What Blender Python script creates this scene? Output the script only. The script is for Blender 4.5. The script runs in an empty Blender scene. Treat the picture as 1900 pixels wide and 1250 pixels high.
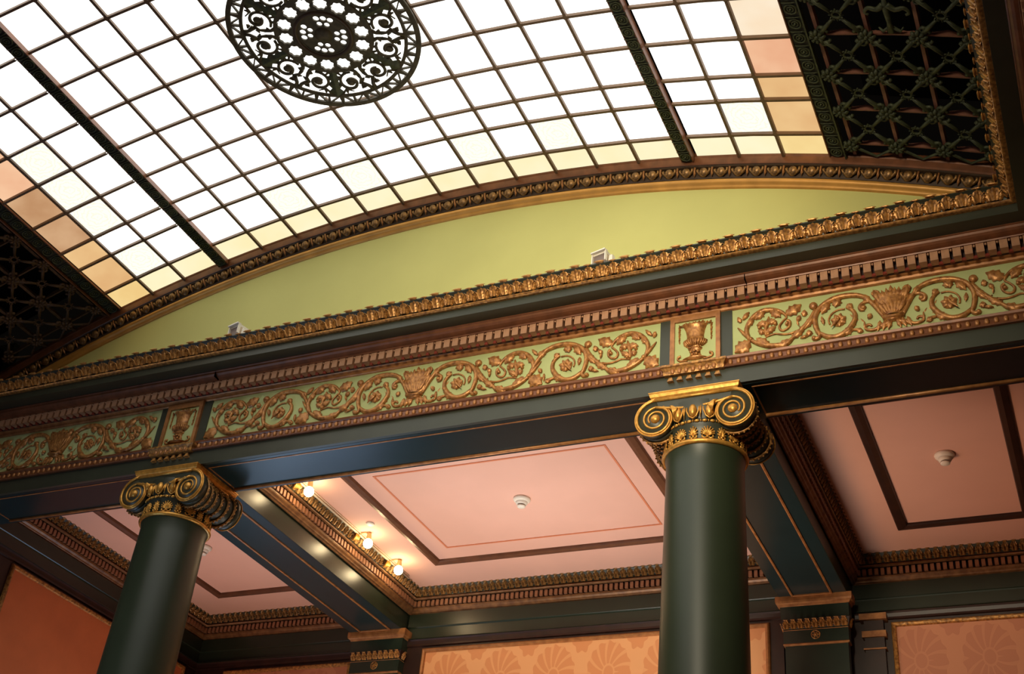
import bpy, bmesh, math, random
from math import sin, cos, pi, sqrt, atan2, radians
from mathutils import Vector, Matrix, Euler
random.seed(7)
SC = bpy.context.scene
COL = SC.collection

# ------------------------------------------------------------------ camera
cam_d = bpy.data.cameras.new('camera'); cam = bpy.data.objects.new('camera', cam_d); COL.objects.link(cam); SC.camera = cam
YAW, PIT, ROL, F = -0.4821, 0.6016, 0.1119, 2310.1
fw = Vector((sin(YAW)*cos(PIT), cos(YAW)*cos(PIT), sin(PIT))); r0 = Vector((cos(YAW), -sin(YAW), 0)); u0 = r0.cross(fw)
rr = cos(ROL)*r0 + sin(ROL)*u0; uu = -sin(ROL)*r0 + cos(ROL)*u0
mw = Matrix((rr, uu, -fw)).transposed().to_4x4(); mw.translation = Vector((3.9365, -6.2186, 1.6)); cam.matrix_world = mw
cam_d.sensor_width = 36; cam_d.lens = F/1900*36; cam_d.shift_x = 2.38/1900; cam_d.shift_y = 0.54/1900; cam_d.clip_start = 0.05

# ------------------------------------------------------------------ world and light
w = bpy.data.worlds.new('world'); SC.world = w; w.use_nodes = True
w.node_tree.nodes['Background'].inputs[0].default_value = (1, .8, .6, 1); w.node_tree.nodes['Background'].inputs[1].default_value = 0.002
SC.view_settings.view_transform = 'Standard'; SC.view_settings.look = 'None'; SC.view_settings.gamma = 1
SC.view_settings.use_curve_mapping = False; SC.view_settings.exposure = 0.0
try:
    SC.cycles.use_denoising = True; SC.cycles.max_bounces = 7; SC.cycles.diffuse_bounces = 5; SC.cycles.glossy_bounces = 3
    SC.cycles.sample_clamp_indirect = 6
except Exception: pass
def area(name, loc, aim, sx, sy, power, col, spread=180):
    d = bpy.data.lights.new(name, 'AREA'); d.shape = 'RECTANGLE'; d.size = sx; d.size_y = sy; d.energy = power; d.color = col; d.spread = radians(spread)
    o = bpy.data.objects.new(name, d); COL.objects.link(o); o.location = loc
    o.rotation_euler = (Vector(aim)-Vector(loc)).to_track_quat('-Z', 'Y').to_euler(); return o
area('center_bay_fill', (0.1, 1.5, 1.9), (0.1, 1.75, 6), 1.6, 1.0, 37, (1, .90, .80), 80)  # added upward fill for the central ceiling, no chandelier stands here
area('left_bay_fill', (-3.2, 1.4, 2.2), (-3.2, 2.2, 6), 1.0, .8, 11, (1, .64, .42), 80)  # added warm fill for the left bay, without any fixture
area('right_bay_fill', (-0.2, 0.3, 2.2), (3.35, 2.2, 6.1), 1.8, 1.2, 9.5, (1, .54, .29), 50)  # added fill slanting in from the hall to warm the right bay
area('high_front_fill', (2.2, -6.9, 5.5), (1.7, 0, 5.95), 1.6, .8, 34, (1, .86, .62), 48)  # added high light for the front faces, no clerestory window behind it
area('left_window_light', (-3.9, -2.6, 2.2), (-1.2, .6, 5.75), 1.0, 1.8, 13, (.45, .68, 1), 90)
area('window_light', (-3.3, 3.25, 2.6), (0.5, -1.0, 4.2), 1.4, 2.2, 30, (.55, .75, 1))

# ------------------------------------------------------------------ materials
def mat(name, col, rough=.5, metal=0., vary=0., scale=8., bump=0., spec=.5, col2=None, detail=4):
    m = bpy.data.materials.new(name); m.use_nodes = True; nt = m.node_tree; b = nt.nodes['Principled BSDF']
    b.inputs['Base Color'].default_value = (*col, 1); b.inputs['Roughness'].default_value = rough
    b.inputs['Metallic'].default_value = metal; b.inputs['Specular IOR Level'].default_value = spec
    if vary or bump or col2:
        tc = nt.nodes.new('ShaderNodeTexCoord'); n = nt.nodes.new('ShaderNodeTexNoise'); n.inputs['Scale'].default_value = scale; n.inputs['Detail'].default_value = detail
        nt.links.new(tc.outputs['Object'], n.inputs['Vector'])
        if vary or col2:
            r = nt.nodes.new('ShaderNodeValToRGB'); r.color_ramp.elements[0].position = .35; r.color_ramp.elements[1].position = .68
            c2 = col2 or tuple(c*(1-vary) for c in col)
            r.color_ramp.elements[0].color = (*c2, 1); r.color_ramp.elements[1].color = (*col, 1)
            nt.links.new(n.outputs['Fac'], r.inputs['Fac']); nt.links.new(r.outputs['Color'], b.inputs['Base Color'])
        if bump:
            bp = nt.nodes.new('ShaderNodeBump'); bp.inputs['Strength'].default_value = bump; bp.inputs['Distance'].default_value = .01
            nt.links.new(n.outputs['Fac'], bp.inputs['Height']); nt.links.new(bp.outputs['Normal'], b.inputs['Normal'])
    return m
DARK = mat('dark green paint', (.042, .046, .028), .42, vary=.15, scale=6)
SOFF = mat('dark paint with window blue', (.012, .027, .029), .30, vary=.12, scale=6, spec=.32)  # same dark green paint, soffit shade and bluish window reflection put into the colour
SHAFT = mat('column green paint', (.026, .037, .018), .40, vary=.12, scale=4)
GOLD = mat('bright gold leaf', (.80, .40, .075), .36, .55, vary=.35, scale=30, bump=.2)
GOLDB = mat('satin gold band', (.72, .36, .080), .40, .30, vary=.25, scale=7)
BAYB = mat('bronze with bay shade', (.26, .125, .045), .42, .25, scale=18, col2=(.14, .060, .022), bump=.15)  # bronze gilding darkened, the shade of the bays is in the colour
BAYG = mat('darkened aged gold', (.42, .22, .062), .38, .35, scale=45, col2=(.11, .055, .018), bump=.3)  # aged gold darkened for the shade of the bays, archivolt eggs share it
BAYD = mat('dentil bronze with bay shade', (.36, .17, .085), .48, .1, vary=.3, scale=20)  # dentil colour lowered to carry the bay shade
DARKB = mat('dark green paint with bay shade', (.018, .030, .018), .31, vary=.15, scale=6)  # darker copy of the dark green paint, deepens the shade inside the bays
DKB = mat('dark brown gap shade', (.035, .012, .008), .6)  # shade between the dentils painted as a near-black brown
AGED = mat('aged gold', (.62, .30, .075), .36, .35, scale=45, col2=(.20, .085, .024), bump=.3)
BRONZE = mat('bronze brown gilding', (.46, .20, .062), .40, .25, scale=18, col2=(.28, .11, .034), bump=.15)
BROWN = mat('red brown gilding', (.22, .078, .030), .40, .15, vary=.35, scale=14)
DENT = mat('dentil bronze', (.50, .26, .14), .45, .1, vary=.25, scale=20)
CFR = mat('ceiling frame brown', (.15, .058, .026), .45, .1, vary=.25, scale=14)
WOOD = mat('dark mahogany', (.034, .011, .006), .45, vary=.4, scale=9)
RED = mat('deep red paint', (.22, .03, .015), .5)
ORN = mat('frieze relief gilding', (.58, .27, .075), .38, .35, scale=40, col2=(.26, .10, .026), bump=.3)
FGRN = mat('frieze pale green', (.45, .50, .22), .75, vary=.10, scale=5, spec=.2)
LGRN = mat('lunette yellow green', (.56, .54, .19), .8, vary=.06, scale=2.2, spec=.2)
PINK = mat('ceiling rose plaster', (.76, .45, .35), .8, vary=.04, scale=3, spec=.2)
IRON = mat('green iron', (.085, .098, .045), .55, .2, vary=.5, scale=30)
IRONL = mat('brown grille iron', (.16, .085, .035), .55, .2, vary=.5, scale=30)
MEDI = mat('medallion iron', (.105, .082, .042), .6, .1, vary=.5, scale=25)
PLT = mat('dark strip plate', (.022, .022, .012), .6)
IRON2 = mat('brown iron', (.070, .038, .018), .5, .2, vary=.4, scale=20)
BARM = mat('glazing bar brown', (.20, .115, .06), .5, vary=.2, scale=10)
REDBAR = mat('grille red bar', (.33, .135, .085), .55, vary=.35, scale=14)
VOID = mat('unlit void black', (.003, .003, .003), 1, spec=0)  # near-black, the darkness of the unlit attic put into the colour
WHITE = mat('white plastic', (.80, .74, .62), .45)
GREYF = mat('grey face', (.20, .15, .13), .5)
CREAM = mat('cream conduit', (.62, .50, .36), .5)
FLOOR = mat('oak floor', (.20, .12, .07), .4, vary=.3, scale=3)
WALLP = mat('hall wall paint', (.16, .07, .035), .8, vary=.1, scale=2)
STEEL = mat('brass socket', (.7, .5, .25), .35, .8)

def emis(name, col, s, col2=None, scale=2.5, rings=False):
    m = bpy.data.materials.new(name); m.use_nodes = True; nt = m.node_tree; nt.nodes.clear()
    out = nt.nodes.new('ShaderNodeOutputMaterial'); e = nt.nodes.new('ShaderNodeEmission'); e.inputs[0].default_value = (*col, 1); e.inputs[1].default_value = s
    nt.links.new(e.outputs[0], out.inputs[0])
    if rings:
        tc = nt.nodes.new('ShaderNodeTexCoord'); wv = nt.nodes.new('ShaderNodeTexWave'); wv.wave_type = 'RINGS'; wv.rings_direction = 'SPHERICAL'
        wv.inputs['Scale'].default_value = 9; wv.inputs['Distortion'].default_value = 7; wv.inputs['Detail'].default_value = 2; wv.inputs['Detail Scale'].default_value = 2.5
        nt.links.new(tc.outputs['Object'], wv.inputs['Vector'])
        r = nt.nodes.new('ShaderNodeValToRGB'); r.color_ramp.elements[0].position = .0; r.color_ramp.elements[1].position = .35
        r.color_ramp.elements[0].color = (*col2, 1); r.color_ramp.elements[1].color = (*col, 1)
        nt.links.new(wv.outputs['Fac'], r.inputs[0]); nt.links.new(r.outputs[0], e.inputs[0])
    elif col2:
        tc = nt.nodes.new('ShaderNodeTexCoord'); n = nt.nodes.new('ShaderNodeTexNoise'); n.inputs['Scale'].default_value = scale; n.inputs['Detail'].default_value = 3
        oi = nt.nodes.new('ShaderNodeObjectInfo'); ad = nt.nodes.new('ShaderNodeVectorMath'); ad.operation = 'ADD'
        nt.links.new(tc.outputs['Object'], ad.inputs[0]); nt.links.new(oi.outputs['Location'], ad.inputs[1]); nt.links.new(ad.outputs[0], n.inputs['Vector'])
        r = nt.nodes.new('ShaderNodeValToRGB'); r.color_ramp.elements[0].position = .3; r.color_ramp.elements[1].position = .7
        r.color_ramp.elements[0].color = (*col2, 1); r.color_ramp.elements[1].color = (*col, 1)
        nt.links.new(n.outputs['Fac'], r.inputs[0]); nt.links.new(r.outputs[0], e.inputs[0])
    return m
GLW = emis('bright white glass', (1, .985, .93), 2.1)
GLC = emis('cream glass', (1, .90, .60), 1.04, (1, .84, .48))
GLC2 = emis('etched cream glass', (1, .985, .90), 1.05, (1, .93, .74), 9, True)
GLY = emis('yellow glass', (.98, .76, .34), 1.0, (.88, .60, .24))
GLA = emis('tan glass', (.93, .62, .29), .95, (.80, .46, .20))
GLP = emis('pink amber glass', (1, .62, .38), .95, (.86, .42, .24))
GLD = emis('dusky amber glass', (.72, .44, .24), .95, (.55, .29, .14), 3.5)
GLI = emis('pale ivory glass', (1, .86, .66), 1.0, (.97, .74, .50))
GLL = emis('lamp globe', (1, .76, .42), 52)
GLB = emis('window daylight glass', (.42, .62, .95), 3.2)

def damask(name, base, dark, px=.50, pz=.62, rough=.55):
    m = bpy.data.materials.new(name); m.use_nodes = True; nt = m.node_tree; b = nt.nodes['Principled BSDF']; b.inputs['Roughness'].default_value = rough
    N = nt.nodes.new; L = nt.links.new
    tc = N('ShaderNodeTexCoord'); sp = N('ShaderNodeSeparateXYZ'); L(tc.outputs['Object'], sp.inputs[0])
    def mth(op, a, c=None, c2=None):
        n = N('ShaderNodeMath'); n.operation = op
        for i, v in enumerate((a, c, c2)):
            if v is None: continue
            if isinstance(v, (int, float)): n.inputs[i].default_value = v
            else: L(v, n.inputs[i])
        return n.outputs[0]
    X = sp.outputs['X']; Z = sp.outputs['Z']
    def med(ox, oz, ax, az, lobes, amp):
        u = mth('SUBTRACT', mth('FLOORED_MODULO', mth('ADD', X, ox), px), px/2)
        v = mth('SUBTRACT', mth('FLOORED_MODULO', mth('ADD', Z, oz), pz), pz/2)
        un = mth('DIVIDE', u, ax); vn = mth('DIVIDE', v, az)
        d = mth('SQRT', mth('ADD', mth('MULTIPLY', un, un), mth('MULTIPLY', vn, vn)))
        th = mth('ARCTAN2', vn, un)
        return mth('ADD', d, mth('MULTIPLY', mth('SINE', mth('MULTIPLY', th, lobes)), amp)), d, th
    d1, r1, t1 = med(0, 0, .195, .27, 15, .035); d2, r2, t2 = med(px/2, pz/2, .085, .12, 7, .12)
    a = mth('LESS_THAN', d1, 1.0); c = mth('LESS_THAN', d2, 1.0)
    veins = mth('GREATER_THAN', mth('SINE', mth('ADD', mth('MULTIPLY', mth('ABSOLUTE', t1), 13), mth('MULTIPLY', r1, 5))), .62)
    veins = mth('MULTIPLY', veins, mth('GREATER_THAN', r1, .28))
    veins = mth('MAXIMUM', veins, mth('COMPARE', r1, .25, .035))
    a = mth('MULTIPLY', a, mth('SUBTRACT', 1.0, mth('MULTIPLY', veins, .75)))
    k = mth('MAXIMUM', a, c)
    mx = N('ShaderNodeMix'); mx.data_type = 'RGBA'; L(k, mx.inputs['Factor']); mx.inputs[6].default_value = (*base, 1); mx.inputs[7].default_value = (*dark, 1)
    L(mx.outputs[2], b.inputs['Base Color']); return m
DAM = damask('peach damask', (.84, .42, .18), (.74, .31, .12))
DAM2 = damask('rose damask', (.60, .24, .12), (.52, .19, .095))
PLW = mat('plain orange wall fabric', (.74, .21, .065), .8, vary=.14, scale=3)

# ------------------------------------------------------------------ mesh helpers
class MB:
    def __init__(s): s.v = []; s.f = []
    def add(s, v, f):
        o = len(s.v); s.v += [tuple(p) for p in v]; s.f += [tuple(i+o for i in q) for q in f]; return s
    def box(s, x0, x1, y0, y1, z0, z1):
        v = [(x, y, z) for x in (x0, x1) for y in (y0, y1) for z in (z0, z1)]
        return s.add(v, [(0, 1, 3, 2), (4, 6, 7, 5), (0, 4, 5, 1), (2, 3, 7, 6), (0, 2, 6, 4), (1, 5, 7, 3)])
    def frus(s, cx, cy, z0, z1, a0, b0, a1, b1):   # box with different bottom and top half sizes
        v = [(cx+i*a, cy+j*b, z) for z, a, b in ((z0, a0, b0), (z1, a1, b1)) for i, j in ((-1, -1), (1, -1), (1, 1), (-1, 1))]
        return s.add(v, [(3, 2, 1, 0), (4, 5, 6, 7), (0, 1, 5, 4), (1, 2, 6, 5), (2, 3, 7, 6), (3, 0, 4, 7)])
    def tube(s, pts, rad, n=6, up=Vector((0, 1, 0)), flat=1.0, cap=True):
        pts = [Vector(p) for p in pts]; m = len(pts)
        if not isinstance(rad, (list, tuple)): rad = [rad]*m
        V = []
        for i, p in enumerate(pts):
            t = (pts[min(i+1, m-1)]-pts[max(i-1, 0)]);
            if t.length < 1e-9: t = Vector((1, 0, 0))
            t.normalize(); a = t.cross(up)
            if a.length < 1e-6: a = t.cross(Vector((1, .1, 0)))
            a.normalize(); b = a.cross(t)
            for k in range(n):
                q = 2*pi*k/n; V.append(p + a*cos(q)*rad[i] + b*sin(q)*rad[i]*flat)
        Fc = [(i*n+k, i*n+(k+1) % n, (i+1)*n+(k+1) % n, (i+1)*n+k) for i in range(m-1) for k in range(n)]
        if cap: Fc += [tuple(range(n-1, -1, -1)), tuple((m-1)*n+k for k in range(n))]
        return s.add(V, Fc)
    def ring(s, r, t, c=(0, 0, 0), axis='Z', n=24, k=6, flat=1.0):
        V = []; Fc = []
        for i in range(n):
            a = 2*pi*i/n
            for j in range(k):
                b = 2*pi*j/k; R_ = r+t*cos(b); h = t*sin(b)*flat
                x, y, z = R_*cos(a), R_*sin(a), h
                if axis == 'Y': x, y, z = x, h, y
                V.append((c[0]+x, c[1]+y, c[2]+z))
                Fc.append((i*k+j, ((i+1) % n)*k+j, ((i+1) % n)*k+(j+1) % k, i*k+(j+1) % k))
        return s.add(V, Fc)
    def lathe(s, prof, c=(0, 0, 0), axis='Z', n=32, cap=False, a0=0, a1=2*pi):
        full = abs(a1-a0-2*pi) < 1e-6; m = n if full else n+1; V = []; k = len(prof)
        for i in range(m):
            a = a0+(a1-a0)*i/n
            for r, h in prof:
                x, y, z = r*cos(a), r*sin(a), h
                if axis == 'Y': x, y, z = x, h, y
                V.append((c[0]+x, c[1]+y, c[2]+z))
        Fc = [(i*k+j, ((i+1) % m)*k+j, ((i+1) % m)*k+j+1, i*k+j+1) for i in range(n) for j in range(k-1)]
        if cap: Fc += [tuple(i*k for i in range(m-1, -1, -1)), tuple(i*k+k-1 for i in range(m))]
        return s.add(V, Fc)
    def ball(s, c, rx, ry, rz, n=8, m=5):
        V = [(c[0], c[1], c[2]-rz)]; Fc = []
        for i in range(1, m):
            p = -pi/2+pi*i/m
            for k in range(n):
                a = 2*pi*k/n; V.append((c[0]+rx*cos(p)*cos(a), c[1]+ry*cos(p)*sin(a), c[2]+rz*sin(p)))
        V.append((c[0], c[1], c[2]+rz)); T = len(V)-1
        for k in range(n):
            Fc.append((0, 1+(k+1) % n, 1+k)); Fc.append((T, T-n+k, T-n+(k+1) % n))
        for i in range(m-2):
            for k in range(n):
                Fc.append((1+i*n+k, 1+i*n+(k+1) % n, 1+(i+1)*n+(k+1) % n, 1+(i+1)*n+k))
        return s.add(V, Fc)
    def leaf(s, a, b, wd, y=-.004, h=.012, lob=3):
        """a lobed relief leaf lying in the XZ plane from a to b, swelling towards -Y"""
        a = Vector((a[0], 0, a[1])); b = Vector((b[0], 0, b[1])); t = b-a; L = t.length; t.normalize(); nrm = Vector((-t.z, 0, t.x))
        a = a-t*L*.15; b = b+t*L*.12; L = (b-a).length
        st = 2*lob+1; V = []; Fc = []
        for i in range(st+1):
            q = i/st; wv = sin(pi*min(q*1.02+.03, 1))**.7*wd/2*(1.0 if i % 2 else .68)
            if i == 0 or i == st: wv = .002
            hh = h*(.45+.55*sin(pi*q)); c = a+t*L*q
            for sgn, fr, hy in ((-1, 1, 0), (-1, .5, hh*.85), (0, 0, hh*.55), (1, .5, hh*.85), (1, 1, 0)):
                p = c+nrm*sgn*fr*wv; V.append((p.x, y-hy, p.z))
        for i in range(st):
            for k in range(4): Fc.append((i*5+k, (i+1)*5+k, (i+1)*5+k+1, i*5+k+1))
        return s.add(V, Fc)
    def mesh(s, name, mt, smooth=False, recalc=True):
        me = bpy.data.meshes.new(name); me.from_pydata(s.v, [], s.f)
        if recalc:
            bm = bmesh.new(); bm.from_mesh(me); bmesh.ops.recalc_face_normals(bm, faces=bm.faces); bm.to_mesh(me); bm.free()
        if smooth: me.polygons.foreach_set('use_smooth', [True]*len(me.polygons))
        me.materials.append(mt); me.update(); return me
    def obj(s, name, mt, parent=None, smooth=False, loc=None, rot=None, recalc=True):
        return link(name, s.mesh(name, mt, smooth, recalc), parent, loc, rot)
def link(name, me, parent=None, loc=None, rot=None, scale=None):
    o = bpy.data.objects.new(name, me); COL.objects.link(o)
    if parent: o.parent = parent
    if loc is not None: o.location = loc
    if rot is not None: o.rotation_euler = rot
    if scale is not None: o.scale = scale
    return o
def thing(name, label, cat, loc=(0, 0, 0), rz=0, group=None):
    o = bpy.data.objects.new(name, None); COL.objects.link(o); o.location = loc; o.rotation_euler = (0, 0, rz)
    o['label'] = label; o['category'] = cat
    if group: o['group'] = group
    return o
def tag(o, label, cat, group=None):
    o['label'] = label; o['category'] = cat
    if group: o['group'] = group
    return o
def structure(name, loc=(0, 0, 0)):
    o = bpy.data.objects.new(name, None); COL.objects.link(o); o['kind'] = 'structure'; o.location = loc; return o
def st(o): o['kind'] = 'structure'; return o
def catmull(pts, rad, sub=4):
    n = len(pts); P = []; R_ = []
    g = lambda i: Vector(pts[max(0, min(n-1, i))])
    for i in range(n-1):
        p0, p1, p2, p3 = g(i-1), g(i), g(i+1), g(i+2)
        for k in range(sub):
            t = k/sub; P.append(.5*((2*p1)+(-p0+p2)*t+(2*p0-5*p1+4*p2-p3)*t*t+(-p0+3*p1-3*p2+p3)*t**3)); R_.append(rad[i]*(1-t)+rad[i+1]*t)
    P.append(g(n-1)); R_.append(rad[-1]); return P, R_
def offs(path, closed=False):
    """mitre vectors for an offset to the left of travel"""
    n = len(path); M = []
    def nrm(i):
        a, b = path[i % n], path[(i+1) % n]; d = Vector((b[0]-a[0], b[1]-a[1])).normalized(); return Vector((-d.y, d.x))
    for i in range(n):
        if closed: n1, n2 = nrm(i-1), nrm(i)
        else: n1 = nrm(i-1) if i > 0 else nrm(0); n2 = nrm(i) if i < n-1 else nrm(n-2)
        m = n1+n2; m = m/m.length; m = m/max(.2, m.dot(n1)); M.append(m)
    return M
def sweep(mb, path, prof, closed=False, loop=False):
    M = offs(path, closed); k = len(prof); n = len(path); V = []
    for p, m in zip(path, M):
        for d, z in prof: V.append((p[0]+m.x*d, p[1]+m.y*d, z))
    kk = k if loop else k-1; Fc = []
    for i in range(n if closed else n-1):
        j = (i+1) % n
        for q in range(kk): Fc.append((i*k+q, j*k+q, j*k+(q+1) % k, i*k+(q+1) % k))
    return mb.add(V, Fc)
def pieces(name, me, parent, p0, p1, d, z, pitch, trim=0.0, off=0.0):
    a, b = Vector(p0), Vector(p1); t = (b-a); L = t.length; t.normalize(); nr = Vector((-t.y, t.x)); th = atan2(nr.x, -nr.y)
    L2 = L-2*trim; n = max(1, int(L2/pitch)); pt = L2/n; res = []
    for i in range(n):
        p = a+t*(trim+pt*(i+.5+off))+nr*d; res.append(link(name, me, parent, (p.x, p.y, z), (0, 0, th)))
    return res

# ------------------------------------------------------------------ dimensions
HX, YR = 4.255, -7.3                       # half width of the hall, its far end behind the camera
GR, GZ = 9.3771, -1.5551                   # vault radius and centre height
PC, RW, PS = .0343, .0057, .0332
ZS, BYB = 5.7526, .416                     # soffit height, back of the front beam
ZC = 6.15
AX = .27
WY, WYS, WXL = 3.25, 3.42, 4.22
def vp(a, y, dr=0.0): return Vector(((GR+dr)*sin(a), y, GZ+(GR+dr)*cos(a)))

# ------------------------------------------------------------------ room shell
st(MB().box(-4.6, 4.6, YR-.2, 3.7, -.1, 0).obj('floor', FLOOR))
st(MB().box(-4.5, 4.5, WYS, WYS+.15, 0, 6.5).box(-1.73, 1.73, WY, WYS, 0, 6.5).obj('wall_back', WOOD))
st(MB().box(-4.5, -WXL, .0, 3.5, 0, 6.5).obj('wall_left', WOOD))
st(MB().box(WXL, 4.5, .0, 3.5, 0, 6.5).obj('wall_right', WOOD))
st(MB().box(-4.5, -HX, YR, 0, 0, 7.1).obj('wall_hall_left', WALLP)); st(MB().box(HX, 4.5, YR, 0, 0, 7.1).obj('wall_hall_right', WALLP))
st(MB().box(-4.5, 4.5, YR-.2, YR, 0, 8).obj('wall_rear', WALLP))
ceil = st(MB().box(-4.5, 4.5, .05, 3.6, ZC, ZC+.1).obj('ceiling', PINK))
win = structure('window_1', (-3.25, WYS-.02, 0))
MB().box(-.75, .75, -.01, .005, 1.2, 3.7).obj('pane', GLB, win)
fm = MB()
for x in (-.78, -.02, .74): fm.box(x, x+.05, -.05, 0, 1.15, 3.75)
for z in (1.12, 2.4, 3.7): fm.box(-.78, .79, -.05, 0, z, z+.05)
fm.obj('window_frame', WOOD, win)

# ------------------------------------------------------------------ entablature: beams
beam = structure('trim_1')
b = MB().box(-4.4, 4.4, -.0285, BYB, ZS, 5.878)
b.obj('architrave_beam', DARK, beam)
MB().box(-4.4, 4.4, .0, BYB, 5.878, 6.61).obj('frieze_core', DARK, beam)
MB().box(-4.4, 4.4, .0, BYB-.002, ZS-.0015, ZS+.02).obj('soffit_board', SOFF, beam)
for sx in (-1, 1):
    bb = structure('trim_2'); X = sx*2
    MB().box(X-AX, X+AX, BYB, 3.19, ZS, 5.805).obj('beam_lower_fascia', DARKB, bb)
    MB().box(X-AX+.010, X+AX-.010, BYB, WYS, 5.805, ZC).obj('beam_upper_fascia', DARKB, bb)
    MB().box(X-AX+.004, X+AX-.004, BYB, 3.17, ZS-.0015, ZS+.01).obj('soffit_board', SOFF, bb)
    m = MB(); pth = [(X-.156, .50), (X-.156, 3.10), (X+.156, 3.10), (X+.156, .50)]
    sweep(m, pth, [(-.010, ZS-.001), (-.010, ZS-.010), (-.002, ZS-.013), (.008, ZS-.009), (.008, ZS-.001)], closed=True)
    m.obj('gold_line', BRONZE, bb)
    # hall side arm beams
for sx in (-1, 1):
    bb = structure('trim_3')
    MB().box(sx*(HX-.0285) if sx > 0 else -4.4, 4.4 if sx > 0 else sx*(HX-.0285), YR, -.0285, ZS, 5.878).obj('side_architrave', DARK, bb)
for x0, x1 in ((-1.68, 1.68), (2.34, 4.10), (-3.90, -2.34)):
    m = MB(); sweep(m, [(x0, .036), (x0, .368), (x1, .368), (x1, .036)], [(-.006, ZS-.001), (-.006, ZS-.005), (.004, ZS-.005), (.004, ZS-.001)], closed=True)
    m.obj('gold_line', BRONZE, beam)
    MB().tube([(x0, .368, ZS-.006), (x1, .368, ZS-.006)], .013, 8).obj('gold_moulding', BRONZE, beam, smooth=True)

# ------------------------------------------------------------------ cornice round the hall
HP = [(HX, YR), (HX, 0), (-HX, 0), (-HX, YR)]
cor = structure('trim_4')
def band(name, prof, mt, path=HP, parent=None, smooth=False, closed=False):
    m = MB(); sweep(m, path, prof, closed=closed); return m.obj(name, mt, parent or cor, smooth)
band('panel_moulding', [(0, 6.309), (.014, 6.312), (.022, 6.318), (.026, 6.332), (.040, 6.338), (.048, 6.346), (.056, 6.350), (.056, 6.360), (.03, 6.362)], BRONZE)
band('dentil_backing', [(.03, 6.340), (.056, 6.346), (.066, 6.36), (.070, 6.400), (.118, 6.405)], DKB)
band('crown_roll', [(.105, 6.401), (.128, 6.401), (.131, 6.409), (.150, 6.413), (.165, 6.420), (.176, 6.432), (.180, 6.445), (.186, 6.449), (.186, 6.456)], BROWN)
band('corona', [(.16, 6.455), (.283, 6.455), (.283, 6.517)], DARK)
band('gold_bead', [(.275, 6.514), (.300, 6.510), (.312, 6.515), (.316, 6.524), (.310, 6.532), (.300, 6.534), (.300, 6.537)], AGED, smooth=True)
band('cyma_back', [(.295, 6.534), (.302, 6.55), (.322, 6.575), (.350, 6.598), (.362, 6.604), (.362, 6.612), (.02, 6.614)], DARK)
# dentils
dm = MB().box(-.0225, .0225, -.024, .030, -.034, .032)
dme = dm.mesh('dentil', DENT)
pieces('dentil', dme, cor, (HX-.0, -3.3), (HX, -.1), .098, 6.372, .0644)
pieces('dentil', dme, cor, (HX, 0), (-HX, 0), .098, 6.372, .0644, trim=.10)
knob = MB().ball((0, 0, 0), .008, .008, .008, 6, 4).add(*(lambda v, f: (v, f))([(-.009, -.004, -.046), (.009, -.004, -.046), (.006, -.004, -.030), (-.006, -.004, -.030), (0, .01, -.04)], [(0, 1, 2, 3), (0, 4, 1), (2, 4, 3)]))
kme = MB(); kme.ball((0, 0, 0), .008, .010, .008, 6, 4); kme = kme.mesh('bead', DENT, True)
pieces('bead', kme, cor, (HX, 0), (-HX, 0), .115, 6.392, .0644, trim=.10, off=.5)
rme = MB().frus(0, 0, -.010, .010, .013, .008, .008, .006).mesh('red_drop', RED)
pieces('drop', rme, cor, (HX, 0), (-HX, 0), .084, 6.334, .0644, trim=.10, off=.5)
# acanthus leaves on the cyma: a broad leaf and a narrow one by turns
def acanthus(wd, h, dep, lean, name, mt, lobes=5, curl=.012):
    m = MB(); rows = 9; cols = 8; V = []; Fc = []
    for i in range(rows+1):
        q = i/rows
        z = h*q; yb = -(lean*q*q)-.004
        if q > .88: z = h*(.88+.12*sin((q-.88)/.12*pi/2)); yb -= curl*(q-.88)/.12
        ww = wd/2*(.55+.45*sin(pi*min(1, q*1.15)))*(1 if i % 2 else .82)
        if i == rows: ww *= .75
        for k in range(cols+1):
            s = k/cols*2-1
            rid = abs(sin(lobes*pi*(s+1)/2))
            prof = (1-s*s*.8)*dep*.55+rid*dep*.55*(.4+.6*sin(pi*min(1, q*1.1)))
            V.append((s*ww, yb-prof, z))
    c = cols+1
    for i in range(rows):
        for k in range(cols): Fc.append((i*c+k, i*c+k+1, (i+1)*c+k+1, (i+1)*c+k))
    m.add(V, Fc); m.ball((0, -lean-dep*.7-curl, h*.97), wd*.32, wd*.06, wd*.05, 6, 4)
    for sgn in (-1, 1):
        m.tube([(sgn*wd*.16, -dep*.9, .002), (sgn*wd*.22, -dep*1.2-lean*.3, h*.45), (sgn*wd*.40, -dep-lean*.6, h*.66)], [.006, .005, .002], 5)
    return m.mesh(name, mt, False, False)
L1 = acanthus(.128, .078, .020, .050, 'acanthus_leaf', AGED, 5, .014); L2 = acanthus(.094, .074, .028, .042, 'acanthus_dart', AGED, 3, .008)
for (p0, p1, tr) in (((HX, -3.4), (HX, 0), 0), ((HX, 0), (-HX, 0), .31), ((-HX, 0), (-HX, -1.2), .31)):
    L_ = (Vector(p1)-Vector(p0)).length
    pieces('acanthus_leaf', L1, cor, p0, p1, .300, 6.535, .1695, trim=tr)
    pieces('acanthus_leaf', L2, cor, p0, p1, .300, 6.535, .1695, trim=tr, off=.5)
# joints of the crown sections
for x in (2.36, -1.66):
    MB().box(x-.002, x+.002, -.184, -.10, 6.402, 6.452).obj('joint', VOID, cor)

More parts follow.
